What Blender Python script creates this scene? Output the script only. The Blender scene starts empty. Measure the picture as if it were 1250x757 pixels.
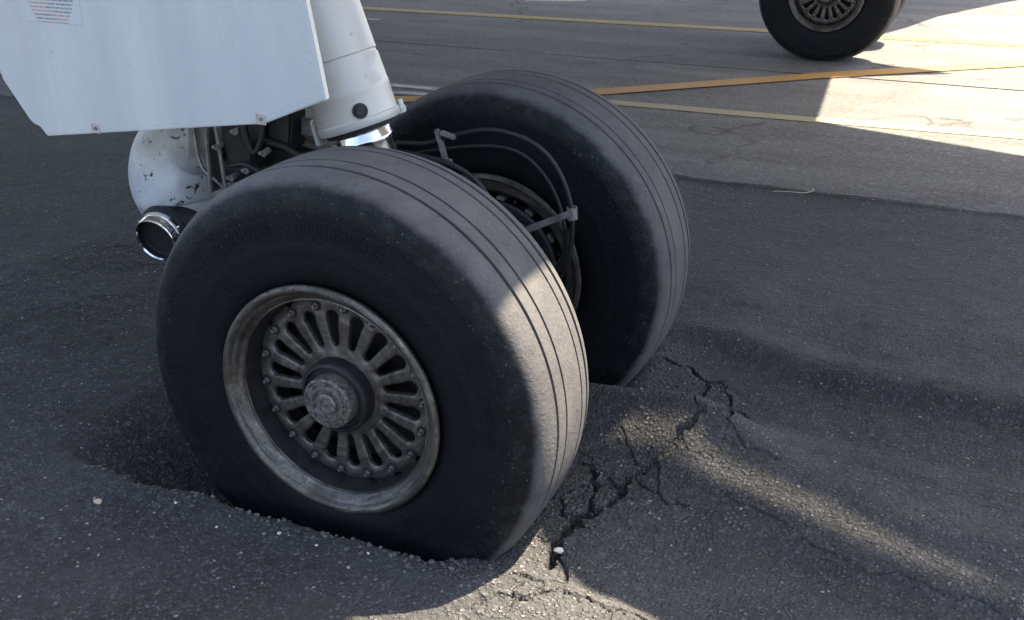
import bpy, bmesh, math, random
import numpy as np
from mathutils import Vector, Matrix
random.seed(4); rng = np.random.default_rng(7)
S = bpy.context.scene; C = S.collection
PI = math.pi
# ------------------------------------------------------------------ camera
HC = 1.758
Mw = Matrix(((1.0, -0.008, 0.0), (-0.003, -0.410, 0.912), (-0.007, -0.912, -0.410)))   # columns: camera right, down, forward in the world
fwd = Mw.col[2].normalized(); rgt = (Mw.col[0] - fwd * Mw.col[0].dot(fwd)).normalized(); upv = rgt.cross(fwd)
cam_d = bpy.data.cameras.new('camera'); cam = bpy.data.objects.new('camera', cam_d); C.objects.link(cam)
cam.matrix_world = Matrix(((rgt.x, upv.x, -fwd.x, 0), (rgt.y, upv.y, -fwd.y, 0), (rgt.z, upv.z, -fwd.z, HC), (0, 0, 0, 1)))
cam_d.sensor_width = 36; cam_d.lens = 36 * 1276.7 / 1250; cam_d.clip_start = 0.02; cam_d.clip_end = 3000
S.camera = cam
# gear frame: u along the rolling direction, v along the axle, origin on the ground below the outer near wheel
O = Vector((-0.386, 2.451, 0)); RL = Vector((0.909, -0.417, 0)).normalized(); AX = Vector((0.417, 0.909, 0)).normalized()
ROT = math.atan2(RL.y, RL.x)
KU, KV = 0.34, 0.47                                    # the sun stands high, to the right of the wheels
sun_v = (RL * KU + AX * KV + Vector((0, 0, 1))).normalized()
# ------------------------------------------------------------------ light
W = bpy.data.worlds.new('World'); S.world = W; W.use_nodes = True
nt = W.node_tree; bg = nt.nodes['Background']; sky = nt.nodes.new('ShaderNodeTexSky')
sky.sky_type = 'NISHITA'; sky.sun_disc = False; sky.air_density = 0.8; sky.dust_density = 3.0; sky.ozone_density = 0.7
sky.sun_elevation = math.asin(sun_v.z); sky.sun_rotation = math.atan2(sun_v.x, sun_v.y)
hs = nt.nodes.new('ShaderNodeHueSaturation'); hs.inputs['Saturation'].default_value = 0.86; nt.links.new(sky.outputs[0], hs.inputs['Color']); nt.links.new(hs.outputs[0], bg.inputs[0]); bg.inputs[1].default_value = 0.10
sl = bpy.data.lights.new('sun', 'SUN'); sl.energy = 5.0; sl.angle = math.radians(0.53); sl.color = (1.0, 0.85, 0.64)
so = bpy.data.objects.new('sun', sl); C.objects.link(so); so.rotation_euler = sun_v.to_track_quat('Z', 'Y').to_euler(); so.location = (0, 0, 30)
S.view_settings.view_transform = 'Standard'; S.view_settings.look = 'None'; S.view_settings.exposure = 2.47; S.view_settings.gamma = 1

# ------------------------------------------------------------------ material helpers
class NT:
    def __init__(s, name):
        s.m = bpy.data.materials.new(name); s.m.use_nodes = True; s.t = s.m.node_tree
        s.b = s.t.nodes['Principled BSDF']; s.co = s.t.nodes.new('ShaderNodeTexCoord').outputs['Object']
    def n(s, typ, ins=None, **kw):
        x = s.t.nodes.new(typ)
        for k, v in kw.items(): setattr(x, k, v)
        for k, v in (ins or {}).items():
            if hasattr(v, 'is_output'): s.t.links.new(v, x.inputs[k])
            else: x.inputs[k].default_value = v
        return x
    def noise(s, scale, detail=4, rough=0.55, co=None, dist=0.0):
        return s.n('ShaderNodeTexNoise', {'Vector': co or s.co, 'Scale': scale, 'Detail': detail, 'Roughness': rough, 'Distortion': dist}).outputs['Fac']
    def voro(s, scale, feat='F1', co=None, out='Distance', rnd=1.0):
        return s.n('ShaderNodeTexVoronoi', {'Vector': co or s.co, 'Scale': scale, 'Randomness': rnd}, feature=feat).outputs[out]
    def ramp(s, fac, stops, interp='LINEAR'):
        x = s.n('ShaderNodeValToRGB', {'Fac': fac}); r = x.color_ramp; r.interpolation = interp
        while len(r.elements) < len(stops): r.elements.new(0.5)
        for e, (p, c) in zip(r.elements, stops):
            e.position = p; e.color = (c, c, c, 1) if not hasattr(c, '__len__') else (*c, 1)
        return x.outputs['Color']
    def math(s, op, a, b=0.0, clamp=False):
        return s.n('ShaderNodeMath', {0: a, 1: b}, operation=op, use_clamp=clamp).outputs[0]
    def mix(s, fac, a, b, mode='MIX'):
        x = s.n('ShaderNodeMix', data_type='RGBA', blend_type=mode)
        for k, v in ((0, fac), (6, a), (7, b)):
            if hasattr(v, 'is_output'): s.t.links.new(v, x.inputs[k])
            elif k == 0: x.inputs[0].default_value = v
            else: x.inputs[k].default_value = (*v, 1) if hasattr(v, '__len__') else (v, v, v, 1)
        return x.outputs[2]
    def maprange(s, v, a, b, c=0.0, d=1.0, smooth=False):
        return s.n('ShaderNodeMapRange', {0: v, 1: a, 2: b, 3: c, 4: d}, interpolation_type='SMOOTHSTEP' if smooth else 'LINEAR').outputs[0]
    def sep(s, co=None): return s.n('ShaderNodeSeparateXYZ', {0: co or s.co}).outputs
    def scaled(s, x, y, z, co=None):
        return s.n('ShaderNodeMapping', {'Vector': co or s.co, 'Scale': (x, y, z)}).outputs[0]
    def set(s, **kw):
        for k, v in kw.items():
            k = k.replace('_', ' ')
            if hasattr(v, 'is_output'): s.t.links.new(v, s.b.inputs[k])
            elif hasattr(v, '__len__'): s.b.inputs[k].default_value = (*v, 1)
            else: s.b.inputs[k].default_value = v
    def bump(s, h, strength=0.5, dist=0.01, normal=None):
        i = {'Height': h, 'Strength': strength, 'Distance': dist}
        if normal: i['Normal'] = normal
        o = s.n('ShaderNodeBump', i).outputs[0]; s.t.links.new(o, s.b.inputs['Normal']); return o

def flat(name, col, rough=0.5, metal=0.0, var=0.25, scale=30, bump=0.0):
    k = NT(name); n = k.noise(scale, 5, 0.6)
    lo = tuple(c * (1 - var) for c in col); hi = tuple(c * (1 + var) for c in col)
    k.set(Base_Color=k.ramp(n, [(0.3, lo), (0.7, hi)]), Roughness=k.maprange(k.noise(scale * 2.3, 3), 0.3, 0.7, max(0.03, rough - 0.12), min(1, rough + 0.12)), Metallic=metal)
    if bump: k.bump(k.noise(scale * 3, 5), bump, 0.003)
    return k.m

def m_asphalt():
    k = NT('fresh_asphalt')
    wco = k.n('ShaderNodeVectorMath', {0: k.co, 1: k.n('ShaderNodeVectorMath', {0: k.n('ShaderNodeTexNoise', {'Vector': k.co, 'Scale': 60.0, 'Detail': 2.0}).outputs['Color'], 'Scale': 0.006}, operation='SCALE').outputs[0]}, operation='ADD').outputs[0]
    v = k.n('ShaderNodeTexVoronoi', {'Vector': wco, 'Scale': 72.0}); d, cr = v.outputs['Distance'], v.outputs['Color']
    v2 = k.n('ShaderNodeTexVoronoi', {'Vector': wco, 'Scale': 150.0}); cr2 = v2.outputs['Color']
    r1 = k.sep(cr)[0]; r2 = k.sep(cr2)[0]
    big = k.noise(0.9, 4, 0.6); mid = k.noise(7, 5, 0.65)
    base = k.ramp(mid, [(0.3, (0.026, 0.027, 0.029)), (0.7, (0.062, 0.062, 0.062))])
    stone = k.ramp(r1, [(0.0, 0.012), (0.35, 0.034), (0.6, 0.095), (0.85, 0.20), (1.0, 0.34)])
    fine = k.ramp(r2, [(0.0, 0.006), (0.45, 0.026), (0.8, 0.110), (1.0, 0.27)])
    core = k.maprange(d, 0.50, 0.30, 0, 1)
    worn = k.ramp(big, [(0.36, 0.45), (0.62, 0.95)])
    c = k.mix(0.75, base, fine)
    c = k.mix(k.math('MULTIPLY', core, worn), c, stone)
    gap = k.maprange(k.n('ShaderNodeTexVoronoi', {'Vector': wco, 'Scale': 72.0}, feature='DISTANCE_TO_EDGE').outputs['Distance'], 0.0, 0.20, 0.95, 0)  # bitumen gaps, darkened further in colour for shade between the stones
    c = k.mix(k.math('MULTIPLY', gap, k.maprange(mid, 0.35, 0.6, 0.35, 1)), c, (0.012, 0.012, 0.013))
    cl = k.noise(34, 3, 0.6); c = k.mix(k.maprange(cl, 0.36, 0.56, 0.60, 0.0), c, (0.012, 0.0125, 0.0135))
    # dusty grey tint in random patches
    dust = k.maprange(k.noise(1.7, 5, 0.6, dist=0.6), 0.48, 0.66, 0, 0.22)
    c = k.mix(dust, c, (0.100, 0.100, 0.100))
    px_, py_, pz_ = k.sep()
    trk_skylight = k.math('MULTIPLY', k.math('MULTIPLY', k.maprange(px_, -0.2, 0.9, 0, 1, True), k.maprange(py_, 2.9, 1.7, 0, 1, True)), k.maprange(k.noise(2.2, 5, 0.65), 0.30, 0.62, 0.25, 1))  # track wear and open-sky brightness, both put into the colour
    lipm = k.math('MULTIPLY', k.maprange(py_, -0.02, -0.25, 0, 1, True), k.maprange(k.noise(2.6, 4, 0.6), 0.35, 0.6, 0.2, 1))  # the lip's share of sky brightness, put into the colour
    c = k.mix(k.math('MULTIPLY', k.math('MAXIMUM', trk_skylight, k.math('MULTIPLY', lipm, 0.6)), 0.40), c, (0.112, 0.113, 0.113))
    c = k.mix(k.math('MULTIPLY', k.math('SUBTRACT', 1.0, trk_skylight), k.maprange(k.noise(1.3, 4, 0.6), 0.3, 0.6, 0.22, 0.42)), c, (0.010, 0.0105, 0.0115))  # ground off the track darkened in colour for its lower sky light
    fl = k.math('MULTIPLY', k.math('GREATER_THAN', r1, 0.982), k.math('LESS_THAN', d, 0.33))
    c = k.mix(k.math('MULTIPLY', fl, 0.55), c, (0.42, 0.40, 0.37))
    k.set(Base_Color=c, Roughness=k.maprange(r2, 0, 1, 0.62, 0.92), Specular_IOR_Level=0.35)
    h = k.math('ADD', k.math('MULTIPLY', core, k.math('MULTIPLY', r1, 0.75)), k.math('MULTIPLY', r2, 0.45))
    h = k.math('ADD', h, k.math('MULTIPLY', k.noise(130, 3, 0.6), 0.9))
    h = k.math('ADD', h, k.math('MULTIPLY', k.noise(25, 4), 0.8))
    k.bump(h, 1.0, 0.014)
    return k.m
def m_apron():
    k = NT('old_pavement')
    st = k.scaled(0.35, 2.2, 1)
    streak = k.noise(1.1, 6, 0.62, st, 0.4); blot = k.noise(0.55, 5, 0.6); fine = k.noise(55, 3, 0.7)
    v = k.n('ShaderNodeTexVoronoi', {'Vector': k.co, 'Scale': 70.0}); r1 = k.sep(v.outputs['Color'])[0]
    c = k.ramp(streak, [(0.25, (0.060, 0.057, 0.054)), (0.5, (0.108, 0.105, 0.099)), (0.75, (0.185, 0.180, 0.170))])
    c = k.mix(k.maprange(blot, 0.5, 0.72, 0, 0.55), c, (0.172, 0.170, 0.162))
    c = k.mix(k.maprange(k.noise(0.9, 5, 0.65, dist=1.0), 0.52, 0.70, 0, 0.75), c, (0.058, 0.053, 0.049))
    c = k.mix(0.34, c, k.ramp(r1, [(0, 0.045), (0.6, 0.11), (0.9, 0.18), (1, 0.30)]))
    # reddish worn patch and fine cracking
    c = k.mix(k.maprange(k.noise(0.45, 3, 0.5, k.scaled(1, 1.6, 1)), 0.6, 0.72, 0, 0.25), c, (0.20, 0.145, 0.115))
    wv = k.n('ShaderNodeVectorMath', {0: k.co, 1: k.n('ShaderNodeVectorMath', {0: k.n('ShaderNodeTexNoise', {'Vector': k.co, 'Scale': 2.0, 'Detail': 4.0}).outputs['Color'], 'Scale': 0.8}, operation='SCALE').outputs[0]}, operation='ADD').outputs[0]
    ck = k.voro(0.55, 'DISTANCE_TO_EDGE', k.scaled(0.5, 1, 1, wv))
    cm = k.math('MULTIPLY', k.maprange(ck, 0.0, 0.012, 0.75, 0), k.maprange(k.noise(0.8, 3), 0.44, 0.54))
    c = k.mix(cm, c, (0.03, 0.03, 0.03))
    k.set(Base_Color=c, Roughness=k.maprange(fine, 0.3, 0.7, 0.72, 0.95), Specular_IOR_Level=0.3)
    k.bump(k.math('ADD', k.math('MULTIPLY', r1, 0.6), fine), 0.6, 0.006)
    return k.m
def m_paint(name, col, wear):
    k = NT(name); n = k.noise(9, 6, 0.7); f = k.noise(70, 3, 0.7)
    v = k.n('ShaderNodeTexVoronoi', {'Vector': k.co, 'Scale': 70.0}); r1 = k.sep(v.outputs['Color'])[0]
    w = k.maprange(k.math('ADD', k.math('MULTIPLY', n, 0.65), k.math('MULTIPLY', f, 0.35)), wear, wear + 0.09)
    c = k.mix(k.noise(3, 4), tuple(x * 0.8 for x in col), col)
    c = k.mix(k.math('MULTIPLY', w, 0.8), c, k.ramp(r1, [(0, 0.06), (0.8, 0.15), (1, 0.25)]))
    k.set(Base_Color=c, Roughness=0.75); k.bump(r1, 0.4, 0.004); return k.m
def m_rubber():
    k = NT('tyre_rubber'); x, y, z = k.sep()
    r = k.math('SQRT', k.math('ADD', k.math('MULTIPLY', x, x), k.math('MULTIPLY', z, z)))
    n1 = k.noise(14, 6, 0.65); n2 = k.noise(90, 4, 0.7); n3 = k.noise(5, 5, 0.6)
    rr = k.math('ADD', r, k.math('MULTIPLY', k.math('SUBTRACT', n1, 0.5), 0.016))
    tread = k.maprange(rr, 0.548, 0.572, 0, 1, True)
    tcol = k.ramp(k.math('ADD', k.math('MULTIPLY', n1, 0.6), k.math('MULTIPLY', n2, 0.4)), [(0.3, (0.050, 0.050, 0.053)), (0.7, (0.100, 0.099, 0.100))])
    ch = k.noise(26, 5, 0.7)
    groove = k.math('LESS_THAN', r, 0.5752)
    side = k.ramp(k.noise(11, 6, 0.7, dist=0.4), [(0.35, (0.0045, 0.0052, 0.0066)), (0.62, (0.0065, 0.0075, 0.0092)), (0.82, (0.014, 0.015, 0.018))])
    dustb = k.math('MULTIPLY', k.maprange(r, 0.47, 0.555, 0, 1, True), k.maprange(ch, 0.45, 0.7))
    side = k.mix(k.math('MULTIPLY', dustb, 0.30), side, (0.062, 0.062, 0.066))
    c = k.mix(tread, side, tcol)
    spk = k.math('MULTIPLY', k.math('GREATER_THAN', k.noise(150, 2), 0.70), k.maprange(r, 0.40, 0.54))
    c = k.mix(k.math('MULTIPLY', spk, 0.5), c, (0.18, 0.18, 0.17))
    inner = k.math('MULTIPLY', k.math('LESS_THAN', r, 0.5765), k.math('LESS_THAN', k.math('ABSOLUTE', y), 0.125))
    c = k.mix(inner, c, (0.010, 0.010, 0.011))
    k.set(Base_Color=c, Roughness=k.maprange(tread, 0, 1, 0.50, 0.80), Specular_IOR_Level=k.maprange(tread, 0, 1, 0.17, 0.3))
    nick = k.n('ShaderNodeTexVoronoi', {'Vector': k.scaled(1, 0.5, 1), 'Scale': 46.0}); nk = k.math('MULTIPLY', k.math('MULTIPLY', k.math('LESS_THAN', nick.outputs['Distance'], 0.10), k.math('GREATER_THAN', k.sep(nick.outputs['Color'])[0], 0.72)), tread)
    c = k.mix(k.math('MULTIPLY', nk, 0.75), c, (0.02, 0.02, 0.02)); c = k.mix(k.math('MULTIPLY', k.math('MULTIPLY', k.maprange(n3, 0.45, 0.68), tread), 0.30), c, (0.14, 0.136, 0.130)); k.set(Base_Color=c)
    k.bump(k.math('SUBTRACT', k.math('ADD', n2, k.math('MULTIPLY', ch, 0.7)), k.math('MULTIPLY', nk, 1.5)), 0.5, 0.005)
    return k.m
def m_rim():
    k = NT('weathered_alloy'); x, y, z = k.sep()
    rr = k.math('SQRT', k.math('ADD', k.math('MULTIPLY', x, x), k.math('MULTIPLY', z, z)))
    pol = k.n('ShaderNodeCombineXYZ', {0: k.math('MULTIPLY', rr, 34.0), 1: k.math('MULTIPLY', y, 34.0), 2: 0.0}).outputs[0]
    pol = k.n('ShaderNodeVectorMath', {0: pol, 1: k.scaled(7, 7, 7)}, operation='ADD').outputs[0]
    n = k.noise(2.0, 7, 0.72, pol); g = k.noise(85, 6, 0.72); b = k.noise(13, 5, 0.65)
    c = k.ramp(n, [(0.30, (0.055, 0.051, 0.046)), (0.48, (0.125, 0.118, 0.108)), (0.60, (0.19, 0.176, 0.155)), (0.74, (0.42, 0.39, 0.35))])
    c = k.mix(k.maprange(g, 0.54, 0.66, 0, 0.75), c, (0.026, 0.023, 0.020))
    c = k.mix(k.maprange(b, 0.46, 0.66, 0, 0.7), c, (0.050, 0.040, 0.028))
    k.set(Base_Color=c, Metallic=0.75, Roughness=k.maprange(g, 0.3, 0.7, 0.34, 0.62)); k.bump(k.math('ADD', n, k.math('MULTIPLY', g, 0.6)), 0.35, 0.003); return k.m
def m_white(name='white_aircraft_paint', dirt=0.25, rough=0.22, base=(0.53, 0.555, 0.535)):
    k = NT(name); n = k.noise(3, 5, 0.6); st = k.noise(5, 6, 0.65, k.scaled(3, 3, 0.45))
    c = k.mix(n, tuple(x * 0.95 for x in base), base)
    c = k.mix(k.math('MULTIPLY', k.maprange(st, 0.52, 0.75), dirt), c, (0.40, 0.38, 0.33))
    sp = k.maprange(k.noise(42, 3, 0.6), 0.70 - dirt * 0.05, 0.74, 0, min(1, dirt * 1.6))
    c = k.mix(sp, c, (0.03, 0.03, 0.03))
    k.set(Base_Color=c, Roughness=k.maprange(k.noise(9, 4), 0.3, 0.7, rough - 0.06, rough + 0.1), Coat_Weight=0.25, Coat_Roughness=0.12)
    k.bump(k.noise(3.5, 2, 0.5, k.scaled(1.6, 1, 0.5)), 0.35, 0.03); return k.m
def m_casting():
    k = NT('chipped_white_casting'); n = k.math('ADD', k.noise(34, 4, 0.6, dist=1.2), k.math('MULTIPLY', k.math('SUBTRACT', k.noise(7, 2), 0.5), 0.35)); x, y, z = k.sep()
    c = k.ramp(k.noise(6, 5, 0.6), [(0.3, (0.38, 0.40, 0.41)), (0.7, (0.62, 0.655, 0.66))])
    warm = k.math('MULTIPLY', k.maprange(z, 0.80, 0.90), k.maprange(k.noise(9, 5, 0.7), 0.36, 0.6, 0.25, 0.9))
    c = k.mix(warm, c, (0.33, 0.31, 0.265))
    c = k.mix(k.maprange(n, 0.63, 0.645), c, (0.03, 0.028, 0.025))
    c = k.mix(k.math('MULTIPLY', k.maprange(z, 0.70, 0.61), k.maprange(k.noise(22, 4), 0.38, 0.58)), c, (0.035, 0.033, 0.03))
    k.set(Base_Color=c, Roughness=0.42); k.bump(k.math('ADD', k.noise(30, 5), k.math('MULTIPLY', k.noise(8, 3), 2.0)), 0.45, 0.006); return k.m
def m_placard():
    k = NT('placard_print'); x, y, z = k.sep()
    rows = k.math('LESS_THAN', k.math('FRACT', k.math('MULTIPLY', z, 96)), 0.45)
    cell = k.n('ShaderNodeCombineXYZ', {0: k.math('MULTIPLY', x, 1.0), 1: 0.0, 2: k.math('FLOOR', k.math('MULTIPLY', z, 96))}).outputs[0]
    ink = k.math('GREATER_THAN', k.noise(230, 2, 0.6, k.scaled(1, 1, 17.3, cell)), 0.46)
    ink = k.math('MULTIPLY', ink, k.math('LESS_THAN', k.math('ABSOLUTE', k.math('ADD', x, 0.004)), k.math('ADD', 0.088, k.math('MULTIPLY', z, 0.5))))
    red = k.math('GREATER_THAN', k.noise(3, 1, 0.5, k.scaled(0.1, 1, 30, cell)), 0.50)
    inkc = k.mix(red, (0.06, 0.06, 0.07), (0.45, 0.16, 0.12))
    c = k.mix(k.math('MULTIPLY', k.math('MULTIPLY', rows, ink), 0.75), (0.53, 0.57, 0.57), inkc)
    k.set(Base_Color=c, Roughness=0.3); return k.m
def m_door():
    k = NT('door_white_paint'); n = k.noise(1.6, 4, 0.6, k.scaled(2.2, 1, 0.55)); st = k.noise(4.0, 6, 0.65, k.scaled(3.2, 1, 0.22)); f = k.noise(40, 4, 0.7)
    c = k.mix(k.maprange(n, 0.35, 0.65), (0.49, 0.535, 0.545), (0.57, 0.605, 0.595))
    c = k.mix(k.math('MULTIPLY', k.maprange(st, 0.48, 0.72), 0.30), c, (0.44, 0.48, 0.51))
    c = k.mix(k.math('MULTIPLY', k.maprange(f, 0.62, 0.75), 0.25), c, (0.30, 0.29, 0.27))
    k.set(Base_Color=c, Roughness=k.maprange(k.noise(5, 5, 0.6), 0.3, 0.7, 0.10, 0.34), Coat_Weight=1.0, Coat_Roughness=0.04)
    k.bump(k.noise(2.0, 1, 0.5, k.scaled(2.4, 1, 0.35)), 1.0, 0.06); return k.m
M = dict(door=m_door(), asphalt=m_asphalt(), apron=m_apron(), rubber=m_rubber(), rim=m_rim(), white=m_white('white_aircraft_paint', 0.10, 0.2), legw=m_white('leg_white_paint', 0.22, 0.32, (0.52, 0.515, 0.48)), casting=m_casting(), placard=m_placard(),
    orange=m_paint('orange_line_paint', (0.36, 0.20, 0.05), 0.58), yellow=m_paint('yellow_line_paint', (0.31, 0.215, 0.05), 0.57), whiteline=m_paint('white_line_paint', (0.28, 0.24, 0.14), 0.57), pale=m_paint('pale_line_paint', (0.5, 0.5, 0.5), 0.47),
    chrome=flat('polished_chrome', (0.78, 0.80, 0.82), 0.15, 1.0, 0.08), steel=flat('dull_steel', (0.26, 0.25, 0.24), 0.45, 0.8, 0.35), dark=flat('dark_greasy_metal', (0.020, 0.020, 0.022), 0.5, 0.3, 0.5, 20, 0.2),
    black=flat('plain_black', (0.006, 0.006, 0.007), 0.7), hose=flat('black_hose_rubber', (0.008, 0.008, 0.009), 0.6), greym=flat('grey_bracket_metal', (0.20, 0.19, 0.18), 0.5, 0.3, 0.4, 25, 0.15), cap=None,
    redfaint=flat('faded_red_marking', (0.50, 0.36, 0.32), 0.5), red=flat('red_marking', (0.50, 0.20, 0.15), 0.5), joint=flat('joint_sealant', (0.018, 0.018, 0.02), 0.7), tan=flat('tan_stone', (0.42, 0.34, 0.24), 0.85, 0, 0.3, 90, 0.4), pale_stone=flat('pale_stone', (0.55, 0.53, 0.48), 0.8, 0, 0.2, 90, 0.4), grit=flat('grey_grit', (0.075, 0.074, 0.073), 0.85, 0, 0.6, 40, 0.4), straw=flat('dry_straw', (0.5, 0.44, 0.34), 0.8), chunk=None, soil=flat('apron_bed', (0.05, 0.05, 0.05), 0.9))
def m_cap():
    k = NT('hub_cap_metal'); n = k.noise(95, 6, 0.7)
    c = k.ramp(n, [(0.34, (0.05, 0.045, 0.039)), (0.5, (0.135, 0.126, 0.112)), (0.70, (0.30, 0.285, 0.26))])
    k.set(Base_Color=c, Metallic=0.45, Roughness=0.48); k.bump(n, 0.25, 0.002); return k.m
M['cap'] = m_cap(); M['chunk'] = M['asphalt']

# ------------------------------------------------------------------ object helpers
def link(name, me, mat, parent=None, smooth=True, mtx=None):
    o = bpy.data.objects.new(name, me); C.objects.link(o)
    if mat is not None and not len(me.materials): me.materials.append(mat)
    if smooth: me.shade_smooth()
    if parent: o.parent = parent
    if mtx is not None: o.matrix_local = mtx
    return o
def meshd(name, v, f):
    me = bpy.data.meshes.new(name); me.from_pydata(v, [], f); me.update(); return me
def tag(o, label=None, cat=None, group=None, kind=None):
    for k, v in (('label', label), ('category', cat), ('group', group), ('kind', kind)):
        if v: o[k] = v
    return o
def empty(name, loc=(0, 0, 0), rz=0, parent=None):
    o = bpy.data.objects.new(name, None); C.objects.link(o); o.location = loc; o.rotation_euler = (0, 0, rz); o.empty_display_size = 0.2
    if parent: o.parent = parent
    return o
def lathe(prof, n=96, closed=False):
    """prof: list of (y, r), spun about the Y axis"""
    v = []; f = []; m = len(prof)
    for i in range(n):
        a = 2 * PI * i / n; ca, sa = math.cos(a), math.sin(a)
        v += [(r * ca, y, r * sa) for y, r in prof]
    for i in range(n):
        j = (i + 1) % n
        for k in range(m if closed else m - 1):
            l = (k + 1) % m
            f.append((i * m + k, i * m + l, j * m + l, j * m + k))
    return v, f
def cyl_between(p, q, r0, r1=None, n=20, cap=True):
    r1 = r0 if r1 is None else r1
    p, q = Vector(p), Vector(q); d = (q - p).normalized(); a = d.orthogonal().normalized(); b = d.cross(a)
    v = []; f = []
    for (c, r) in ((p, r0), (q, r1)):
        v += [tuple(c + a * r * math.cos(2 * PI * i / n) + b * r * math.sin(2 * PI * i / n)) for i in range(n)]
    f = [(i, (i + 1) % n, n + (i + 1) % n, n + i) for i in range(n)]
    if cap: f += [tuple(range(n - 1, -1, -1)), tuple(range(n, 2 * n))]
    return v, f
def join(*vf):
    V = []; F = []
    for v, f in vf:
        o = len(V); V += list(v); F += [tuple(i + o for i in q) for q in f]
    return V, F
def spun(path, n=32, cap=True):
    """loft of circles along a path of (centre, radius), kept square to the path"""
    P = [Vector(c) for c, r in path]; V = []; F = []; a = None
    for i, (c, r) in enumerate(path):
        d = (P[min(i + 1, len(P) - 1)] - P[max(i - 1, 0)])
        if d.length < 1e-6: d = P[-1] - P[0]
        d.normalize(); a = (a - d * a.dot(d)).normalized() if a is not None else d.orthogonal().normalized(); b = d.cross(a)
        V += [tuple(Vector(c) + a * r * math.cos(2 * PI * k / n) + b * r * math.sin(2 * PI * k / n)) for k in range(n)]
    for i in range(len(path) - 1):
        for k in range(n): F.append((i * n + k, i * n + (k + 1) % n, (i + 1) * n + (k + 1) % n, (i + 1) * n + k))
    if cap: F += [tuple(range(n - 1, -1, -1)), tuple(range((len(path) - 1) * n, len(path) * n))]
    return V, F
def smooth_path(pts, k=6):
    pts = [Vector(p) for p in pts]; out = []
    for i in range(len(pts) - 1):
        p0, p1, p2, p3 = pts[max(i - 1, 0)], pts[i], pts[i + 1], pts[min(i + 2, len(pts) - 1)]
        for t in np.linspace(0, 1, k, endpoint=False):
            out.append(0.5 * ((2 * p1) + (p2 - p0) * t + (2 * p0 - 5 * p1 + 4 * p2 - p3) * t * t + (3 * p1 - p0 - 3 * p2 + p3) * t ** 3))
    return out + [pts[-1]]
def tube(pts, r, n=10, k=6):
    return spun([(p, r) for p in smooth_path(pts, k)], n)
def box(c, s, mt=None, bev=0.0):
    bm = bmesh.new(); bmesh.ops.create_cube(bm, size=1); bmesh.ops.scale(bm, vec=s, verts=bm.verts)
    if bev: bmesh.ops.bevel(bm, geom=bm.edges[:], offset=bev, segments=2, affect='EDGES')
    if mt: bmesh.ops.transform(bm, matrix=mt, verts=bm.verts)
    bmesh.ops.translate(bm, vec=c, verts=bm.verts)
    bm.verts.index_update(); v = [tuple(x.co) for x in bm.verts]; f = [tuple(q.index for q in p.verts) for p in bm.faces]; bm.free(); return v, f
def prism(name, outline, d, bev=0.0, holes=(), res=1):
    """flat outline (list of 3-D points on one plane) made d thick along its normal; concave outlines allowed"""
    P = [Vector(p) for p in outline]; nrm = Vector((0, 0, 0))
    for i in range(len(P)): nrm += (P[i] - P[0]).cross(P[(i + 1) % len(P)] - P[0])
    nrm.normalize(); bm = bmesh.new()
    f = bm.faces.new([bm.verts.new(p) for p in P])
    r = bmesh.ops.extrude_face_region(bm, geom=[f]); vs = [e for e in r['geom'] if isinstance(e, bmesh.types.BMVert)]
    bmesh.ops.translate(bm, vec=-nrm * d, verts=vs)
    bmesh.ops.recalc_face_normals(bm, faces=bm.faces)
    if bev: bmesh.ops.bevel(bm, geom=bm.edges[:], offset=bev, segments=2, affect='EDGES')
    bmesh.ops.triangulate(bm, faces=[q for q in bm.faces if len(q.verts) > 4])
    me = bpy.data.meshes.new(name); bm.to_mesh(me); bm.free(); return me
def curve_solid(name, loops, depth, bev):
    """2-D loops (first outer, the rest holes) filled and extruded, in the XY plane of the curve -> mesh"""
    cu = bpy.data.curves.new(name, 'CURVE'); cu.dimensions = '2D'; cu.fill_mode = 'BOTH'; cu.extrude = depth; cu.bevel_depth = bev; cu.bevel_resolution = 1; cu.offset = -bev
    for lp in loops:
        sp = cu.splines.new('POLY'); sp.points.add(len(lp) - 1); sp.use_cyclic_u = True
        for p, (x, y) in zip(sp.points, lp): p.co = (x, y, 0, 1)
    o = bpy.data.objects.new('temporary', cu); C.objects.link(o)
    me = bpy.data.meshes.new_from_object(o.evaluated_get(bpy.context.evaluated_depsgraph_get())); bpy.data.objects.remove(o); bpy.data.curves.remove(cu); me.name = name
    return me
def sharp(me, deg=35):
    me.shade_smooth(); me.set_sharp_from_angle(angle=math.radians(deg)); return me

# ------------------------------------------------------------------ ground height field
HZ = 3.4                                               # height of the added overhead shade slab
def sst(x, a, b):
    t = np.clip((x - a) / (b - a), 0, 1); return t * t * (3 - 2 * t)
def vnoise(x, y, seed):
    xi = np.floor(x).astype(np.int64); yi = np.floor(y).astype(np.int64); fx = x - xi; fy = y - yi; fx = fx * fx * (3 - 2 * fx); fy = fy * fy * (3 - 2 * fy)
    def hsh(a, b):
        n = (a * 374761393 + b * 668265263 + seed * 1442695041) & 0x7fffffff; n = ((n ^ (n >> 13)) * 1274126177) & 0x7fffffff; return ((n ^ (n >> 16)) & 0xffff) / 65535.0
    return (hsh(xi, yi) * (1 - fx) + hsh(xi + 1, yi) * fx) * (1 - fy) + (hsh(xi, yi + 1) * (1 - fx) + hsh(xi + 1, yi + 1) * fx) * fy - 0.5
def fbm(x, y, seed, o=3):
    return sum(vnoise(x * 2 ** i, y * 2 ** i, seed + i) * 0.5 ** i for i in range(o))
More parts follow.
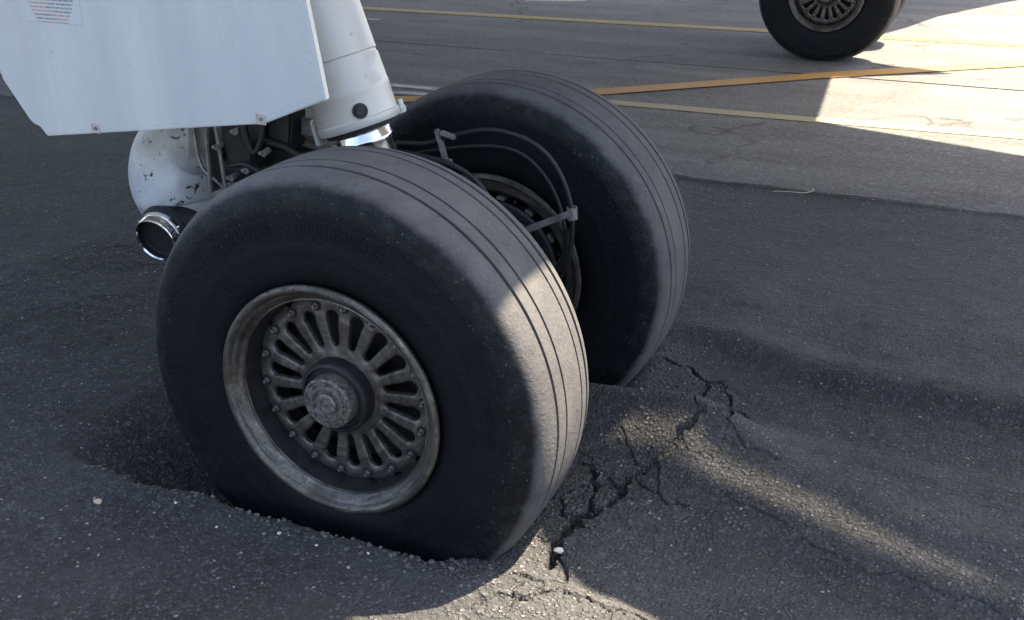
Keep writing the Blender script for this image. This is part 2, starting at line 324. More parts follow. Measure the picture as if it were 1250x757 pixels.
CR = [([(0.548, -0.048), (0.553, 0.007), (0.528, 0.05), (0.543, 0.112), (0.534, 0.178), (0.574, 0.204), (0.608, 0.249), (0.615, 0.314), (0.617, 0.392), (0.641, 0.426)], 0.011),
      ([(0.641, 0.426), (0.673, 0.474), (0.709, 0.543), (0.741, 0.597), (0.744, 0.634)], 0.007),
      ([(0.574, 0.204), (0.551, 0.254), (0.546, 0.315), (0.502, 0.398), (0.461, 0.399)], 0.007), ([(0.502, 0.398), (0.529, 0.444)], 0.004),
      ([(0.484, 1.17), (0.584, 1.165), (0.625, 1.119), (0.661, 1.105), (0.703, 1.13)], 0.007), ([(0.661, 1.105), (0.665, 1.016), (0.648, 0.934), (0.649, 0.862), (0.667, 0.75)], 0.005),
      ([(0.742, 1.031), (0.768, 0.944), (0.776, 0.837), (0.813, 0.76), (0.83, 0.693), (0.832, 0.632)], 0.005), ([(0.668, 0.912), (0.679, 0.823), (0.71, 0.692), (0.744, 0.634)], 0.003),
      ([(0.5, -0.137), (0.559, -0.128)], 0.006), ([(0.532, -0.264), (0.551, -0.226), (0.579, -0.174), (0.617, -0.141), (0.664, -0.13), (0.739, -0.143), (0.813, -0.161), (0.9, -0.20)], 0.005),
      ([(0.832, 0.632), (0.898, 0.583), (0.953, 0.583), (0.996, 0.569)], 0.003), ([(0.875, 0.411), (1.001, 0.36), (1.167, 0.279), (1.294, 0.24), (1.409, 0.256), (1.542, 0.231), (1.651, 0.205), (1.8, 0.17)], 0.0022),
      ([(0.615, 0.314), (0.585, 0.341), (0.559, 0.367)], 0.004), ([(0.673, 0.474), (0.702, 0.402), (0.708, 0.337)], 0.003), ([(0.534, 0.178), (0.50, 0.15)], 0.004), ([(0.553, 0.007), (0.585, -0.02)], 0.004),
      ([(0.546, 0.315), (0.585, 0.341)], 0.003), ([(0.703, 1.13), (0.74, 1.031)], 0.0025), ([(0.776, 0.837), (0.74, 0.80)], 0.0025)]
CAMU = (1.373, -2.067, 1.758)
def rp(u, v, z, z0=0.09):                              # the measurements assumed ground at z0; the same sight line meets ground at z here
    k = (CAMU[2] - z) / (CAMU[2] - z0); return (CAMU[0] + (u - CAMU[0]) * k, CAMU[1] + (v - CAMU[1]) * k)
CR += [([(0.708, 0.337), (0.76, 0.30), (0.80, 0.33)], 0.003), ([(0.617, 0.392), (0.66, 0.36), (0.708, 0.337)], 0.0035), ([(0.50, 0.15), (0.47, 0.22), (0.50, 0.30), (0.546, 0.315)], 0.003), ([(0.528, 0.05), (0.50, 0.03), (0.47, 0.05)], 0.003),
       ([(0.617, -0.141), (0.60, -0.08), (0.585, -0.02)], 0.003), ([(0.739, -0.143), (0.76, -0.21), (0.75, -0.27)], 0.003), ([(0.551, -0.226), (0.50, -0.24), (0.46, -0.29)], 0.0035), ([(0.668, 0.912), (0.70, 0.86), (0.742, 0.83), (0.776, 0.837)], 0.0025), ([(0.625, 1.119), (0.60, 1.05), (0.56, 1.02)], 0.003), ([(0.641, 0.426), (0.60, 0.45), (0.57, 0.52), (0.53, 0.55)], 0.003), ([(0.709, 0.543), (0.76, 0.52), (0.83, 0.53)], 0.0025)]
_r = random.Random(17)
for pts, w in [c for c in CR if c[1] >= 0.004]:         # short side cracks leave the main ones
    for k in range(len(pts) - 1):
        if _r.random() < 0.34:
            (x0, y0), (x1, y1) = pts[k], pts[k + 1]; t = _r.random(); bx, by = x0 + (x1 - x0) * t, y0 + (y1 - y0) * t
            a_ = math.atan2(y1 - y0, x1 - x0) + _r.choice((-1, 1)) * _r.uniform(0.6, 1.5); q = [(bx, by)]
            for _ in range(_r.randint(1, 3)):
                l_ = _r.uniform(0.02, 0.05); bx += l_ * math.cos(a_); by += l_ * math.sin(a_); a_ += _r.uniform(-0.7, 0.7); q.append((bx, by))
            CR.append((q, _r.uniform(0.0020, 0.0030)))
CR = [([rp(u, v, 0.13) for u, v in pts], w * 1.0) for pts, w in CR]
def height(u, v, cracks=True):
    nz = fbm(u * 3, v * 3, 11, 3)
    h = 0.12 * (1 - sst(v, 1.6, 3.5)) * (1 - sst(np.abs(u), 5, 9)) * sst(v, -6, -3)
    wob = 0.03 * fbm(u * 5, v * 5, 21, 3) + 0.022 * fbm(u * 26, v * 26, 31, 3)
    # bowl pressed under the outer wheel
    du = np.where(u < 0, sst(u + wob, -1.02, -0.48), 1 - sst(u + wob * 0.6, 0.06, 0.40))
    near = sst(v + wob * 0.8, -0.265, -0.185); far = 1 - sst(v + wob, 0.19, 0.34)
    h = h - 0.205 * du * near * far
    # bowl under the inner wheel
    du2 = np.where(u < 0, sst(u + wob, -1.0, -0.5), 1 - sst(u + wob * 0.6, 0.10, 0.50))
    h = h - 0.19 * du2 * sst(v + wob, 0.70, 0.77) * (1 - sst(v + wob, 1.12, 1.22))
    # shallow tracks rolled in behind the wheels, the ridge squeezed up between them
    tr = sst(u, 0.35, 0.75)
    mid = 0.50 - 0.20 * sst(u, 0.7, 1.7)
    h = h + tr * 0.040 * np.exp(-((v - mid - 0.05) / 0.15) ** 2)
    h = h - tr * 0.036 * sst(v, 0.66, 0.86) * (1 - sst(v + 0.14 * sst(u, 0.6, 1.1), 1.24, 1.36)) + tr * 0.012 * np.exp(-((v + 0.14 * sst(u, 0.6, 1.1) - 1.40) / 0.07) ** 2)
    h = h - tr * 0.034 * sst(v, -0.25, -0.1) * (1 - sst(v, 0.12, 0.25 ))
    h = h + 0.108 * np.exp(-((v - 0.61) / 0.12) ** 2) * (1 - sst(np.abs(u - 0.2), 0.5, 0.9))
    # squeezed lip on the camera's side of the outer wheel
    h = h + 0.024 * np.exp(-((v + 0.265 + wob) / 0.06) ** 2) * sst(u, -0.95, -0.5) * (1 - sst(u, 0.45, 0.65))
    h = h + 0.010 * nz + 0.0035 * fbm(u * 16, v * 16, 41, 3) * (np.abs(u) < 4)
    m = (np.abs(u) < 2.2) & (v < 2.2) & (v > -1.2)
    if m.any():
        uu, vv = u[m], v[m]
        h[m] += 0.0018 * np.abs(vnoise(uu * 95, vv * 95, 51)) + 0.0026 * vnoise(uu * 190, vv * 190, 61)
    if cracks:
        m = (u > 0.38) & (u < 1.9) & (v > -0.4) & (v < 1.3); uu, vv = u[m], v[m]
        ju = uu + 0.022 * fbm(uu * 22, vv * 22, 71, 3) + 0.007 * vnoise(uu * 85, vv * 85, 73); jv = vv + 0.022 * fbm(uu * 22 + 9, vv * 22, 81, 3) + 0.007 * vnoise(uu * 85, vv * 85, 83); cut = np.zeros_like(uu); loose = np.full_like(uu, 9.0)
        for pts, w in CR:
            dm = np.full_like(uu, 9.0)
            for (x0, y0), (x1, y1) in zip(pts[:-1], pts[1:]):
                dx, dy = x1 - x0, y1 - y0; t = np.clip(((ju - x0) * dx + (jv - y0) * dy) / (dx * dx + dy * dy), 0, 1)
                dm = np.minimum(dm, np.hypot(ju - x0 - t * dx, jv - y0 - t * dy))
            ww = w * (1.2 + 1.0 * fbm(uu * 34, vv * 34, 91, 3))
            cut = np.maximum(cut, np.clip((ww - dm) / 0.0024 + 0.4, 0, 1) * min(0.075, w * 4.5)); loose = np.minimum(loose, dm / (w * 8))
        # plates beside the cracks stand a little proud and uneven
        cell = np.floor(ju * 9) * 31 + np.floor(jv * 9) * 17
        off = (np.sin(cell * 12.9898) * 43758.5453) % 1.0
        h[m] += (0.008 * (off - 0.4) + 0.003) * np.clip(1.3 - loose, 0, 1) - cut
    return h
def axis(bits):
    out = []
    for a, b, s in bits:
        n = max(1, int(round((b - a) / s))); out += list(np.linspace(a, b, n, endpoint=False))
    return np.array(out + [bits[-1][1]])
VB = 3.565                                             # straight edge between new asphalt and the old apron
gu = axis([(-60, -12, 4), (-12, -5, 0.35), (-5, -2.4, 0.05), (-2.4, -1.25, 0.014), (-1.25, 0.42, 0.0085), (0.42, 0.88, 0.0028), (0.88, 1.2, 0.005), (1.2, 1.95, 0.0085), (1.95, 3.2, 0.02), (3.2, 8, 0.25), (8, 60, 4)])
gv = axis([(-60, -6, 4), (-6, -1.4, 0.25), (-1.4, -0.8, 0.02), (-0.8, -0.3, 0.008), (-0.3, 1.2, 0.0031), (1.2, 2.0, 0.012), (2.0, VB, 0.026)])
U, V = np.meshgrid(gu, gv, indexing='ij'); Z = height(U.ravel(), V.ravel()).reshape(U.shape)
V[:, -1] += 0.010 * fbm(gu * 6, gu * 0 + 3.3, 101, 3) * (np.abs(gu) < 8)
Z[:, -1] = np.minimum(Z[:, -1], 0.004) ; Z[:, -2:] += 0.006
def grid_mesh(name, X, Y, Zz):
    nu, nv = X.shape; me = bpy.data.meshes.new(name); me.vertices.add(nu * nv)
    me.vertices.foreach_set('co', np.stack([X, Y, Zz], -1).astype(np.float32).ravel())
    idx = np.arange(nu * nv).reshape(nu, nv); q = np.stack([idx[:-1, :-1], idx[1:, :-1], idx[1:, 1:], idx[:-1, 1:]], -1).reshape(-1, 4)
    me.loops.add(q.size); me.loops.foreach_set('vertex_index', q.ravel().astype(np.int32)); me.polygons.add(len(q))
    me.polygons.foreach_set('loop_start', np.arange(0, q.size, 4, dtype=np.int32)); me.polygons.foreach_set('loop_total', np.full(len(q), 4, np.int32)); me.update(calc_edges=True); me.validate(); return me
GM = Matrix.Translation(O) @ Matrix.Rotation(ROT, 4, 'Z')
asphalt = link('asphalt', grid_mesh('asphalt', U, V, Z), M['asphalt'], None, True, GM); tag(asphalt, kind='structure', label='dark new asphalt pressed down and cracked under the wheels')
def hz(u, v): return float(height(np.array([u], float), np.array([v], float), False)[0])
# loose broken pieces of asphalt in and beside the crack
def lump(seed, n=2, flat_=1.0):
    r = random.Random(seed); bm = bmesh.new(); bmesh.ops.create_icosphere(bm, subdivisions=n, radius=1)
    ax = [(Vector((r.gauss(0, 1), r.gauss(0, 1), r.gauss(0, 1))).normalized(), r.uniform(0.45, 0.8)) for _ in range(9)]
    for w in bm.verts:
        for d, t in ax:
            k = w.co.dot(d)
            if k > t: w.co -= d * (k - t)
        w.co.z *= flat_
    me = bpy.data.meshes.new('lump'); bm.to_mesh(me); bm.free(); return me
LUMPS = [lump(i, 2, 0.7) for i in range(6)]
for i, (u, v, s) in enumerate([(0.545, 0.115, 0.020), (0.562, 0.192, 0.023), (0.598, 0.262, 0.018), (0.538, 0.065, 0.016), (0.612, 0.345, 0.019), (0.548, 0.275, 0.016), (0.655, 0.44, 0.014), (0.525, 0.155, 0.014), (0.648, 1.105, 0.015), (0.507, 0.385, 0.014)]):
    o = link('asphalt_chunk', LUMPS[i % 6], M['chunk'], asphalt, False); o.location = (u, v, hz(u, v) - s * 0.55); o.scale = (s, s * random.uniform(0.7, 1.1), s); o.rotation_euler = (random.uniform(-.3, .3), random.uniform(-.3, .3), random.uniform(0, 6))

# old apron: a bed and separate paved lanes with open joints, painted lines on top
BED = 400
apron = link('apron', meshd('apron', [(-BED, VB - 0.02, -0.022), (BED, VB - 0.02, -0.022), (BED, BED, -0.022), (-BED, BED, -0.022)], [(0, 1, 2, 3)]), M['joint'], None, False, GM); tag(apron, kind='structure', label='grey old apron pavement beyond the new asphalt')
jit = lambda s, a: a * float(vnoise(np.array([s * 1.3]), np.array([4.4]), 7)[0]) * 2
def lane(v0, v1, z):
    us = [-BED, -60] + list(np.arange(-14, 10, 0.25)) + [60, BED]; n = len(us)
    near = [(u, v0 + (jit(u + v0, 0.012) if abs(u) < 14 else 0), z) for u in us]; far = [(u, v1 + (jit(u + v1 * 3, 0.012) if abs(u) < 14 else 0), z) for u in us]
    vs = near + far + [(x, y - 0.0, -0.022) for x, y, _ in near]; f = [(i, i + 1, n + i + 1, n + i) for i in range(n - 1)] + [(2 * n + i, 2 * n + i + 1, i + 1, i) for i in range(n - 1)]
    return link('paving_lane', meshd('paving_lane', vs, f), M['apron'], apron, False)
jv = [VB - 0.015, 6.72, 10.66, 14.7, 18.8]
for a, b in zip(jv[:-1], jv[1:]): lane(a + 0.013, b - 0.013, 0.0)
lane(18.813, BED, 0.0)
def line_strip(name, pts, w, mat, z, label):
    vs = []; f = []; P = []
    for (a, b) in zip(pts[:-1], pts[1:]):
        a, b = Vector(a), Vector(b); k = max(2, int((b - a).length / 0.12)); P += [a + (b - a) * t for t in np.linspace(0, 1, k, endpoint=False)]
    P.append(Vector(pts[-1])); d = (P[-1] - P[0]).normalized(); nrm = Vector((-d.y, d.x))
    for i, p in enumerate(P):
        e0 = 0.006 * float(vnoise(np.array([i * 0.7]), np.array([w * 50]), 5)[0]); e1 = 0.006 * float(vnoise(np.array([i * 0.7]), np.array([w * 90]), 6)[0])
        vs += [(*(p + nrm * (w / 2 + e0)), z), (*(p - nrm * (w / 2 + e1)), z)]
    f = [(2 * i + 1, 2 * i + 3, 2 * i + 2, 2 * i) for i in range(len(P) - 1)]
    o = link(name, meshd(name, vs, f), mat, apron, False); o['label'] = label; return o
line_strip('painted_line', [(-14, 8.16), (-5.3, 8.52), (-0.83, 8.684), (1.6, 8.785), (9, 9.1)], 0.20, M['yellow'], 0.004, 'thin yellow line passing behind the far wheel')
line_strip('painted_line', [(-4.2, 2.87 + 0.75), (-1.326, 5.416), (0.111, 6.665), (1.609, 7.829), (7.5, 12.6)], 0.20, M['orange'], 0.008, 'orange line running diagonally across the apron')
line_strip('painted_line', [(-2.2, 5.10), (-1.131, 5.145), (0.357, 5.187), (1.629, 5.258), (9, 5.55)], 0.145, M['whiteline'], 0.004, 'pale line beside the edge of the new asphalt')
line_strip('painted_line', [(-9, 4.88), (-2.45, 5.05)], 0.10, M['pale'], 0.004, 'faded grey-white line left of the leg')
line_strip('painted_line', [(-9, 3.66), (-2.3, 4.86), (-2.0, 4.9)], 0.09, M['pale'], 0.012, 'worn pale line left of the leg')
line_strip('painted_line', [(-5.1, 7.82), (-4.72, 7.84)], 0.08, M['pale'], 0.004, 'short white dash beside the leg')

# ------------------------------------------------------------------ the aircraft
air = empty('airliner', O, ROT)
tag(air, 'white airliner standing on paired black wheels sunk into cracked dark asphalt', 'aircraft')
VM = 0.467
# --- wheels
RT, RB, HW = 0.585, 0.28, 0.185
def tyre_profile():
    rc, h, n = (RT + RB) / 2, (RT - RB) / 2, 4.28
    def rad(y): return rc + h * (1 - min(abs(y) / HW, 1) ** n) ** (1 / n)
    side = []
    for r in np.linspace(0.300, 0.555, 22):
        t = abs((r - rc) / h); side.append((HW * (1 - t ** n) ** (1 / n), r))
    side = [(y + (0.0022 if 0.405 < r < 0.413 or 0.50 < r < 0.508 else 0), r) for y, r in side]
    pts = [(-y, r) for y, r in side]
    ys = list(np.linspace(-0.158, 0.158, 41)); gr = [(-0.0905, 0.0062, 0.015), (-0.039, 0.0044, 0.012), (0.062, 0.0036, 0.011), (0.103, 0.0055, 0.012)]
    line = [(y, rad(y)) for y in ys if all(abs(y - g) > w + 0.0015 for g, w, d in gr)]
    for g, w, d in gr: line += [(g - w, rad(g)), (g - w * 0.75, rad(g) - d), (g + w * 0.75, rad(g) - d), (g + w, rad(g))]
    line.sort(key=lambda p: p[0]); pts += line + [(y, r) for y, r in side[::-1]]
    return pts + [(0.14, 0.285), (-0.14, 0.285)]
tv, tf = lathe(tyre_profile(), 168, True)
T_ME = sharp(meshd('tyre', tv, tf), 38)
def side_y(r):
    rc, h, n = (RT + RB) / 2, (RT - RB) / 2, 4.28; return HW * (1 - abs((r - rc) / h) ** n) ** (1 / n)
def bar(a, r, wa, wr, hgt=0.0011):
    q = []
    for y in (0.001, -hgt):
        for da, dr in ((-wa, -wr), (wa, -wr), (wa, wr), (-wa, wr)):
            R2 = r + dr; A2 = a + da; q.append((R2 * math.cos(A2), -side_y(R2) + y, R2 * math.sin(A2)))
    return q, [(4, 5, 6, 7), (0, 1, 5, 4), (1, 2, 6, 5), (2, 3, 7, 6), (3, 0, 4, 7)]
mr = random.Random(12); MKS = []
for a0, n_, rm, hh in ((1.75, 11, 0.462, 0.017), (2.35, 8, 0.462, 0.017), (0.35, 12, 0.455, 0.009), (3.7, 10, 0.462, 0.017), (5.0, 14, 0.455, 0.009)):
    a = a0; mk = []
    for _ in range(n_):
        w_ = mr.uniform(0.010, 0.020) * hh / 0.017
        for e in (-1, 1): mk.append(bar(a + e * w_, rm, 0.0032, hh))
        if mr.random() < .8: mk.append(bar(a, rm + mr.choice((-1, 0, 1)) * hh * 0.85, w_, 0.0028))
        a -= w_ * 2 + 0.022 * hh / 0.017
    MKS.append(meshd('mould_mark', *join(*mk)))
RIM_PROF = [(-0.150, 0.300), (-0.172, 0.309), (-0.180, 0.3165), (-0.188, 0.3165), (-0.1935, 0.311), (-0.194, 0.302), (-0.190, 0.296), (-0.183, 0.2935), (-0.182, 0.289), (-0.178, 0.285), (-0.168, 0.279), (-0.161, 0.273), (-0.162, 0.270), (-0.156, 0.268)]
WELL_ME_PROF = [(-0.1565, 0.2678), (-0.130, 0.265), (-0.105, 0.2615), (-0.078, 0.258), (-0.04, 0.240)]
RIM_IN = [(0.02, 0.235), (0.13, 0.24), (0.150, 0.252), (0.160, 0.258), (0.166, 0.266), (0.165, 0.282), (0.168, 0.290), (0.184, 0.296), (0.192, 0.303), (0.191, 0.313), (0.182, 0.3165), (0.172, 0.309), (0.15, 0.298), (-0.15, 0.297)]
NS = 18; BR = 0.2365
def make_web():
    """eighteen slots in a dished disc; each sector is a band between its slot's outline and the sector's border"""
    K = 40; vs = []; fs = []; hw = PI / NS; r0, r1 = 0.066, 0.2515
    def yf(r): return -0.112 - 0.010 * max(0.0, (0.150 - r) / 0.084) - 0.003 * math.sin(PI * min(1, max(0, (r - 0.13) / 0.09)))
    sl_ = []                                            # slot outline (r, lateral) measured about (0.168, 0)
    ri, ro, wi, wo = 0.120, 0.2165, 0.0088, 0.0192
    def inside(r):
        t = min(1, max(0, (r - ri) / (ro - ri))); return wi + (wo - wi) * t
    for k in range(K):
        a = 2 * PI * (k + 0.5) / K; dr, dl = math.cos(a), math.sin(a); lo, hi = 0.0, 0.09
        for _ in range(40):
            m = (lo + hi) / 2; r, l = 0.168 + dr * m, dl * m; w = inside(r)
            ok = (ri + wi <= r <= ro - wo and abs(l) < w) or math.hypot(r - (ri + wi), l) < wi or math.hypot(r - (ro - wo), l) < wo
            lo, hi = (m, hi) if ok else (lo, m)
        sl_.append((0.168 + dr * lo, dl * lo))
    bd = []
    for k in range(K):
        a = 2 * PI * (k + 0.5) / K; dr, dl = math.cos(a), math.sin(a)
        t = min([x for x in ((r1 - 0.168) / dr if dr > 1e-6 else 9, (r0 - 0.168) / dr if dr < -1e-6 else 9, 0.0299 / abs(dl) if abs(dl) > 1e-6 else 9)]); bd.append((0.168 + dr * t, dl * t / 0.0299 * hw))
    for s_ in range(NS):
        c = 2 * PI * s_ / NS; rings = []
        for kind in range(6):
            ring = []
            for (rs, ls), (rb, ab) in zip(sl_, bd):
                as_ = math.atan2(ls, rs); R_s = math.hypot(rs, ls)
                if kind == 0: r, a, y = R_s, as_, yf(R_s) + 0.015
                elif kind == 1: r, a, y = R_s, as_, yf(R_s) + 0.004
                else:
                    t = (0, 0, 0.10, 0.22, 0.6, 1.0)[kind]; r = R_s + (rb - R_s) * t; a = as_ + (ab - as_) * t; y = yf(r) + (0.0016 if kind == 2 else 0)
                if r > 0.243: y += (r - 0.243) * 1.0
                ring.append(len(vs)); vs.append((r * math.cos(c + a), y, r * math.sin(c + a)))
            rings.append(ring)
        for A, B in zip(rings[:-1], rings[1:]):
            for k in range(K): fs.append((A[k], A[(k + 1) % K], B[(k + 1) % K], B[k]))
    me = meshd('wheel_web', vs, fs); bm = bmesh.new(); bm.from_mesh(me); bmesh.ops.remove_doubles(bm, verts=bm.verts, dist=0.0006); bmesh.ops.recalc_face_normals(bm, faces=bm.faces); bm.to_mesh(me); bm.free()
    return sharp(me, 50)
web = make_web(); web.transform(Matrix.Diagonal((1.035, 1, 1.035, 1)))
ov, of = lathe(RIM_PROF, 128); iv, if_ = lathe(RIM_IN, 128); FL_ME = sharp(meshd('rim', *join((ov, of), (iv, if_))), 45)
WELL_ME = sharp(meshd('rim_well', *lathe(WELL_ME_PROF, 96)), 40)
HB_ME = sharp(meshd('hub_boss', *lathe([(-0.080, 0.110), (-0.112, 0.109), (-0.116, 0.105), (-0.117, 0.099), (-0.150, 0.098), (-0.156, 0.094), (-0.158, 0.086), (-0.150, 0.083), (-0.150, 0.070)], 72)), 40)
cprof = [(-0.10, 0.069), (-0.174, 0.069), (-0.183, 0.0685), (-0.187, 0.0665), (-0.188, 0.063), (-0.184, 0.061), (-0.184, 0.050), (-0.189, 0.048), (-0.1895, 0.041), (-0.184, 0.039), (-0.183, 0.030), (-0.190, 0.028), (-0.193, 0.024), (-0.193, 0.016), (-0.188, 0.014), (-0.189, 0.008), (-0.190, 0.0005)]
HC_ME = sharp(meshd('hub_cap', *lathe(cprof, 60)), 30)
capb = []
for i in range(8):
    a = 2 * PI * i / 8 + 0.2; capb.append(cyl_between((0.056 * math.cos(a), -0.196, 0.056 * math.sin(a)), (0.056 * math.cos(a), -0.2065, 0.056 * math.sin(a)), 0.0055, n=6))
CS_ME = meshd('cap_screw', *cyl_between((0.0555, -0.180, 0), (0.0555, -0.1905, 0), 0.0050, n=6))
BT_ME = meshd('wheel_bolt', *join(cyl_between((0, -0.085, 0), (0, -0.127, 0), 0.0046, n=8), cyl_between((0, -0.09, 0), (0, -0.117, 0), 0.0078, n=6)))
BW_ME = meshd('bolt_recess_disc', *cyl_between((0, -0.085, 0), (0, -0.1135, 0), 0.0150, n=18))  # black disc standing for the shaded recess around each bolt
HS_ME = sharp(meshd('dark_backing', *lathe([(-0.03, 0.06), (-0.025, 0.234), (0.08, 0.228)], 48)), 40)  # black disc added so the slots read as an unlit interior
bpts = [(0.06, 0.225), (0.150, 0.222), (0.156, 0.214), (0.156, 0.200), (0.140, 0.196), (0.140, 0.12), (0.17, 0.11), (0.17, 0.055)]
BK_ME = sharp(meshd('brake_housing', *lathe(bpts, 64)), 35)
PS_ME = sharp(meshd('brake_piston', *join(cyl_between((0.158, 0.13, 0), (0.158, 0.178, 0), 0.031, n=20), cyl_between((0.158, 0.178, 0), (0.158, 0.188, 0), 0.020, n=12))), 40)
LG_ME = meshd('brake_lug', *box((0.233, 0.132, 0), (0.012, 0.05, 0.030), None, 0.003))
LBOLT_ME = meshd('lug_bolt', *cyl_between((0.244, 0.10, 0), (0.244, 0.163, 0), 0.0062, n=8))
def make_wheel(label, loc, rz, spin):
    w = empty('main_wheel', loc, rz, air); w['label'] = label
    R_ = Matrix.Rotation(spin, 4, 'Y')
    link('tyre', T_ME, M['rubber'], w, False, R_); [tag(link('mould_mark', q, M['rubber'], w, False, R_), kind='stuff') for q in MKS]; link('rim', FL_ME, M['rim'], w, False, R_); link('rim_well', WELL_ME, M['dark'], w, False, R_); link('wheel_web', web, M['rim'], w, False, R_)
    link('hub_boss', HB_ME, M['dark'], w, False, R_); link('hub_cap', HC_ME, M['cap'], w, False, R_); link('dark_backing', HS_ME, M['black'], w, False, R_); link('brake_housing', BK_ME, M['dark'], w, False, R_)
    for i in range(8): link('cap_screw', CS_ME, M['cap'], w, False, Matrix.Rotation(2 * PI * i / 8, 4, 'Y'))
    for i in range(NS): link('wheel_bolt', BT_ME, M['steel'], w, False, R_ @ Matrix.Rotation(2 * PI * (i + .5) / NS, 4, 'Y') @ Matrix.Translation((BR, 0, 0)))
    for i in range(NS): link('bolt_recess_disc', BW_ME, M['black'], w, False, R_ @ Matrix.Rotation(2 * PI * (i + .5) / NS, 4, 'Y') @ Matrix.Translation((BR, 0, 0)))
    for i in range(8): link('brake_piston', PS_ME, M['steel'], w, False, R_ @ Matrix.Rotation(2 * PI * i / 8, 4, 'Y'))
    for i in range(14):
        link('brake_lug', LG_ME, M['steel'], w, False, R_ @ Matrix.Rotation(2 * PI * i / 14, 4, 'Y')); link('lug_bolt', LBOLT_ME, M['dark'], w, False, R_ @ Matrix.Rotation(2 * PI * (i + .5) / 14, 4, 'Y'))
    return w
w1 = make_wheel('near outer wheel deep in the rut with sunlit tread', (0, 0, 0.479), 0, 0.1)
def copy_tree(o, parent=None):
    c = o.copy(); C.objects.link(c)
    if parent: c.parent = parent
    for ch in list(o.children): copy_tree(ch, c)
    return c
for (label, v, z, rz) in (('near inner wheel standing behind the sunlit wheel', 0.937, 0.496, PI), ('far wheel on the old apron', 7.476, 0.562, 0), ('innermost far wheel hidden behind the far wheel', 8.411, 0.562, PI)):
    w = copy_tree(w1, air); w['label'] = label; w.location = (0, v, z); w.rotation_euler = (0, 0, rz)
link('axle', meshd('axle', *cyl_between((0, 0.0, 0.48), (0, 0.93, 0.496), 0.062, n=32)), M['steel'], air)
link('far_axle', meshd('far_axle', *cyl_between((0, 7.5, 0.562), (0, 8.4, 0.562), 0.062, n=24)), M['steel'], air)
# --- near leg
ld = Vector((-0.335, 0, 1)).normalized()
L0 = Vector((-0.268, VM, 1.004))
P = lambda t: L0 + ld * t
legprof = [(0.0, 0.119), (0.006, 0.1235), (0.022, 0.1235), (0.026, 0.120), (0.09, 0.1195), (0.094, 0.1205), (0.108, 0.1205), (0.112, 0.119), (0.15, 0.118), (0.186, 0.1165), (0.190, 0.1135), (0.197, 0.1135), (0.201, 0.117), (0.205, 0.1155), (0.45, 0.112), (0.80, 0.106), (0.806, 0.112), (0.83, 0.112), (0.836, 0.106), (2.6, 0.11)]
lv, lf = spun([(P(t), r) for t, r in legprof], 48, True); link('leg_cylinder', sharp(meshd('leg_cylinder', lv, lf), 40), M['legw'], air, False)
link('wiper_ring', sharp(meshd('wiper_ring', *spun([(P(-0.014), 0.098), (P(-0.012), 0.104), (P(0.002), 0.104)], 40)), 40), M['black'], air, False)
pv, pf = spun([(P(t), 0.084) for t in (-0.45, -0.2, -0.055)] + [(P(-0.05), 0.087), (P(-0.04), 0.087), (P(-0.035), 0.084), (P(0.05), 0.084)], 48); link('piston', sharp(meshd('piston', pv, pf), 40), M['chrome'], air, False)
link('axle_block', sharp(meshd('axle_block', *spun([(P(-0.60), 0.10), (P(-0.56), 0.13), (P(-0.48), 0.13), (P(-0.42), 0.10), (P(-0.40), 0.09)], 32)), 40), M['greym'], air, False)
link('trailing_arm', sharp(meshd('trailing_arm', *box((-0.06, VM, 0.49), (0.24, 0.16, 0.15), None, 0.02)), 40), M['greym'], air, False)
vdir = Vector((1.373, -2.067, 1.758)) - P(0.05); vdir -= ld * vdir.dot(ld); vdir.normalize()
bc = P(0.047) + (vdir + 0.10 * ld.cross(vdir)).normalized() * 0.115
bd = (bc - P(0.047)).normalized()
lb = link('leg_bolt', sharp(meshd('leg_bolt', *join(cyl_between(bc - bd * 0.01, bc + bd * 0.008, 0.022, n=20), cyl_between(bc + bd * 0.008, bc + bd * 0.018, 0.014, n=6))), 40), M['dark'], air, False)
sd = ld.cross(vdir).normalized()
if sd.x < 0: sd = -sd
lug = P(0.016) + sd * 0.125
link('leg_lug', sharp(meshd('leg_lug', *join(box(tuple(P(0.012) + sd * 0.122), (0.030, 0.035, 0.022), None, 0.004), cyl_between(lug + sd * 0.006 - ld * 0.016, lug + sd * 0.006 + ld * 0.022, 0.008, n=10))), 40), M['legw'], air, False)
# --- door panel fixed to the outside of the leg
def dpt(u, v, z): return (u, v, z)
door_pts = [(-1.140, 0.124, 0.969), (-0.365, 0.155, 1.077), (-0.1545, 0.155, 1.1605), (-0.193, 0.155, 1.4056), (-0.27, 0.155, 2.25), (-1.62, 0.155, 2.25), (-1.44, 0.124, 1.55), (-1.285, 0.124, 1.133), (-1.176, 0.124, 1.006), (-1.155, 0.124, 0.998)]
door_pts = [(u, 0.14, z) for u, _, z in door_pts]
CAMP = Vector((1.373, -2.067, 1.758))
def onplane(u, v0, z0, v):                              # slide a point along the sight line used when measuring it
    p = Vector((u, v0, z0)); t = (v - CAMP.y) / (p.y - CAMP.y); q = CAMP + (p - CAMP) * t; return (q.x, v, q.z)
VD = 0.14
DP = [onplane(-1.058, 0.05, 0.994, VD), onplane(-0.287, 0.05, 1.105, VD), onplane(-0.094, 0.05, 1.183, VD), onplane(-0.129, 0.05, 1.417, VD)]
top = [(DP[3][0] - 0.10, VD, 2.3), (-1.75, VD, 2.3), (DP[0][0] - 0.24, VD, 1.55)]
DL = [onplane(-1.190, 0.05, 1.145, VD), onplane(-1.115, 0.05, 1.037, VD), onplane(-1.103, 0.05, 1.026, VD), onplane(-1.080, 0.05, 1.020, VD)]
door = link('gear_door', sharp(prism('gear_door', DP + top + DL, 0.022, 0.003), 40), M['door'], air, False)
def on_edge(a, b, t): return Vector(a) + (Vector(b) - Vector(a)) * t
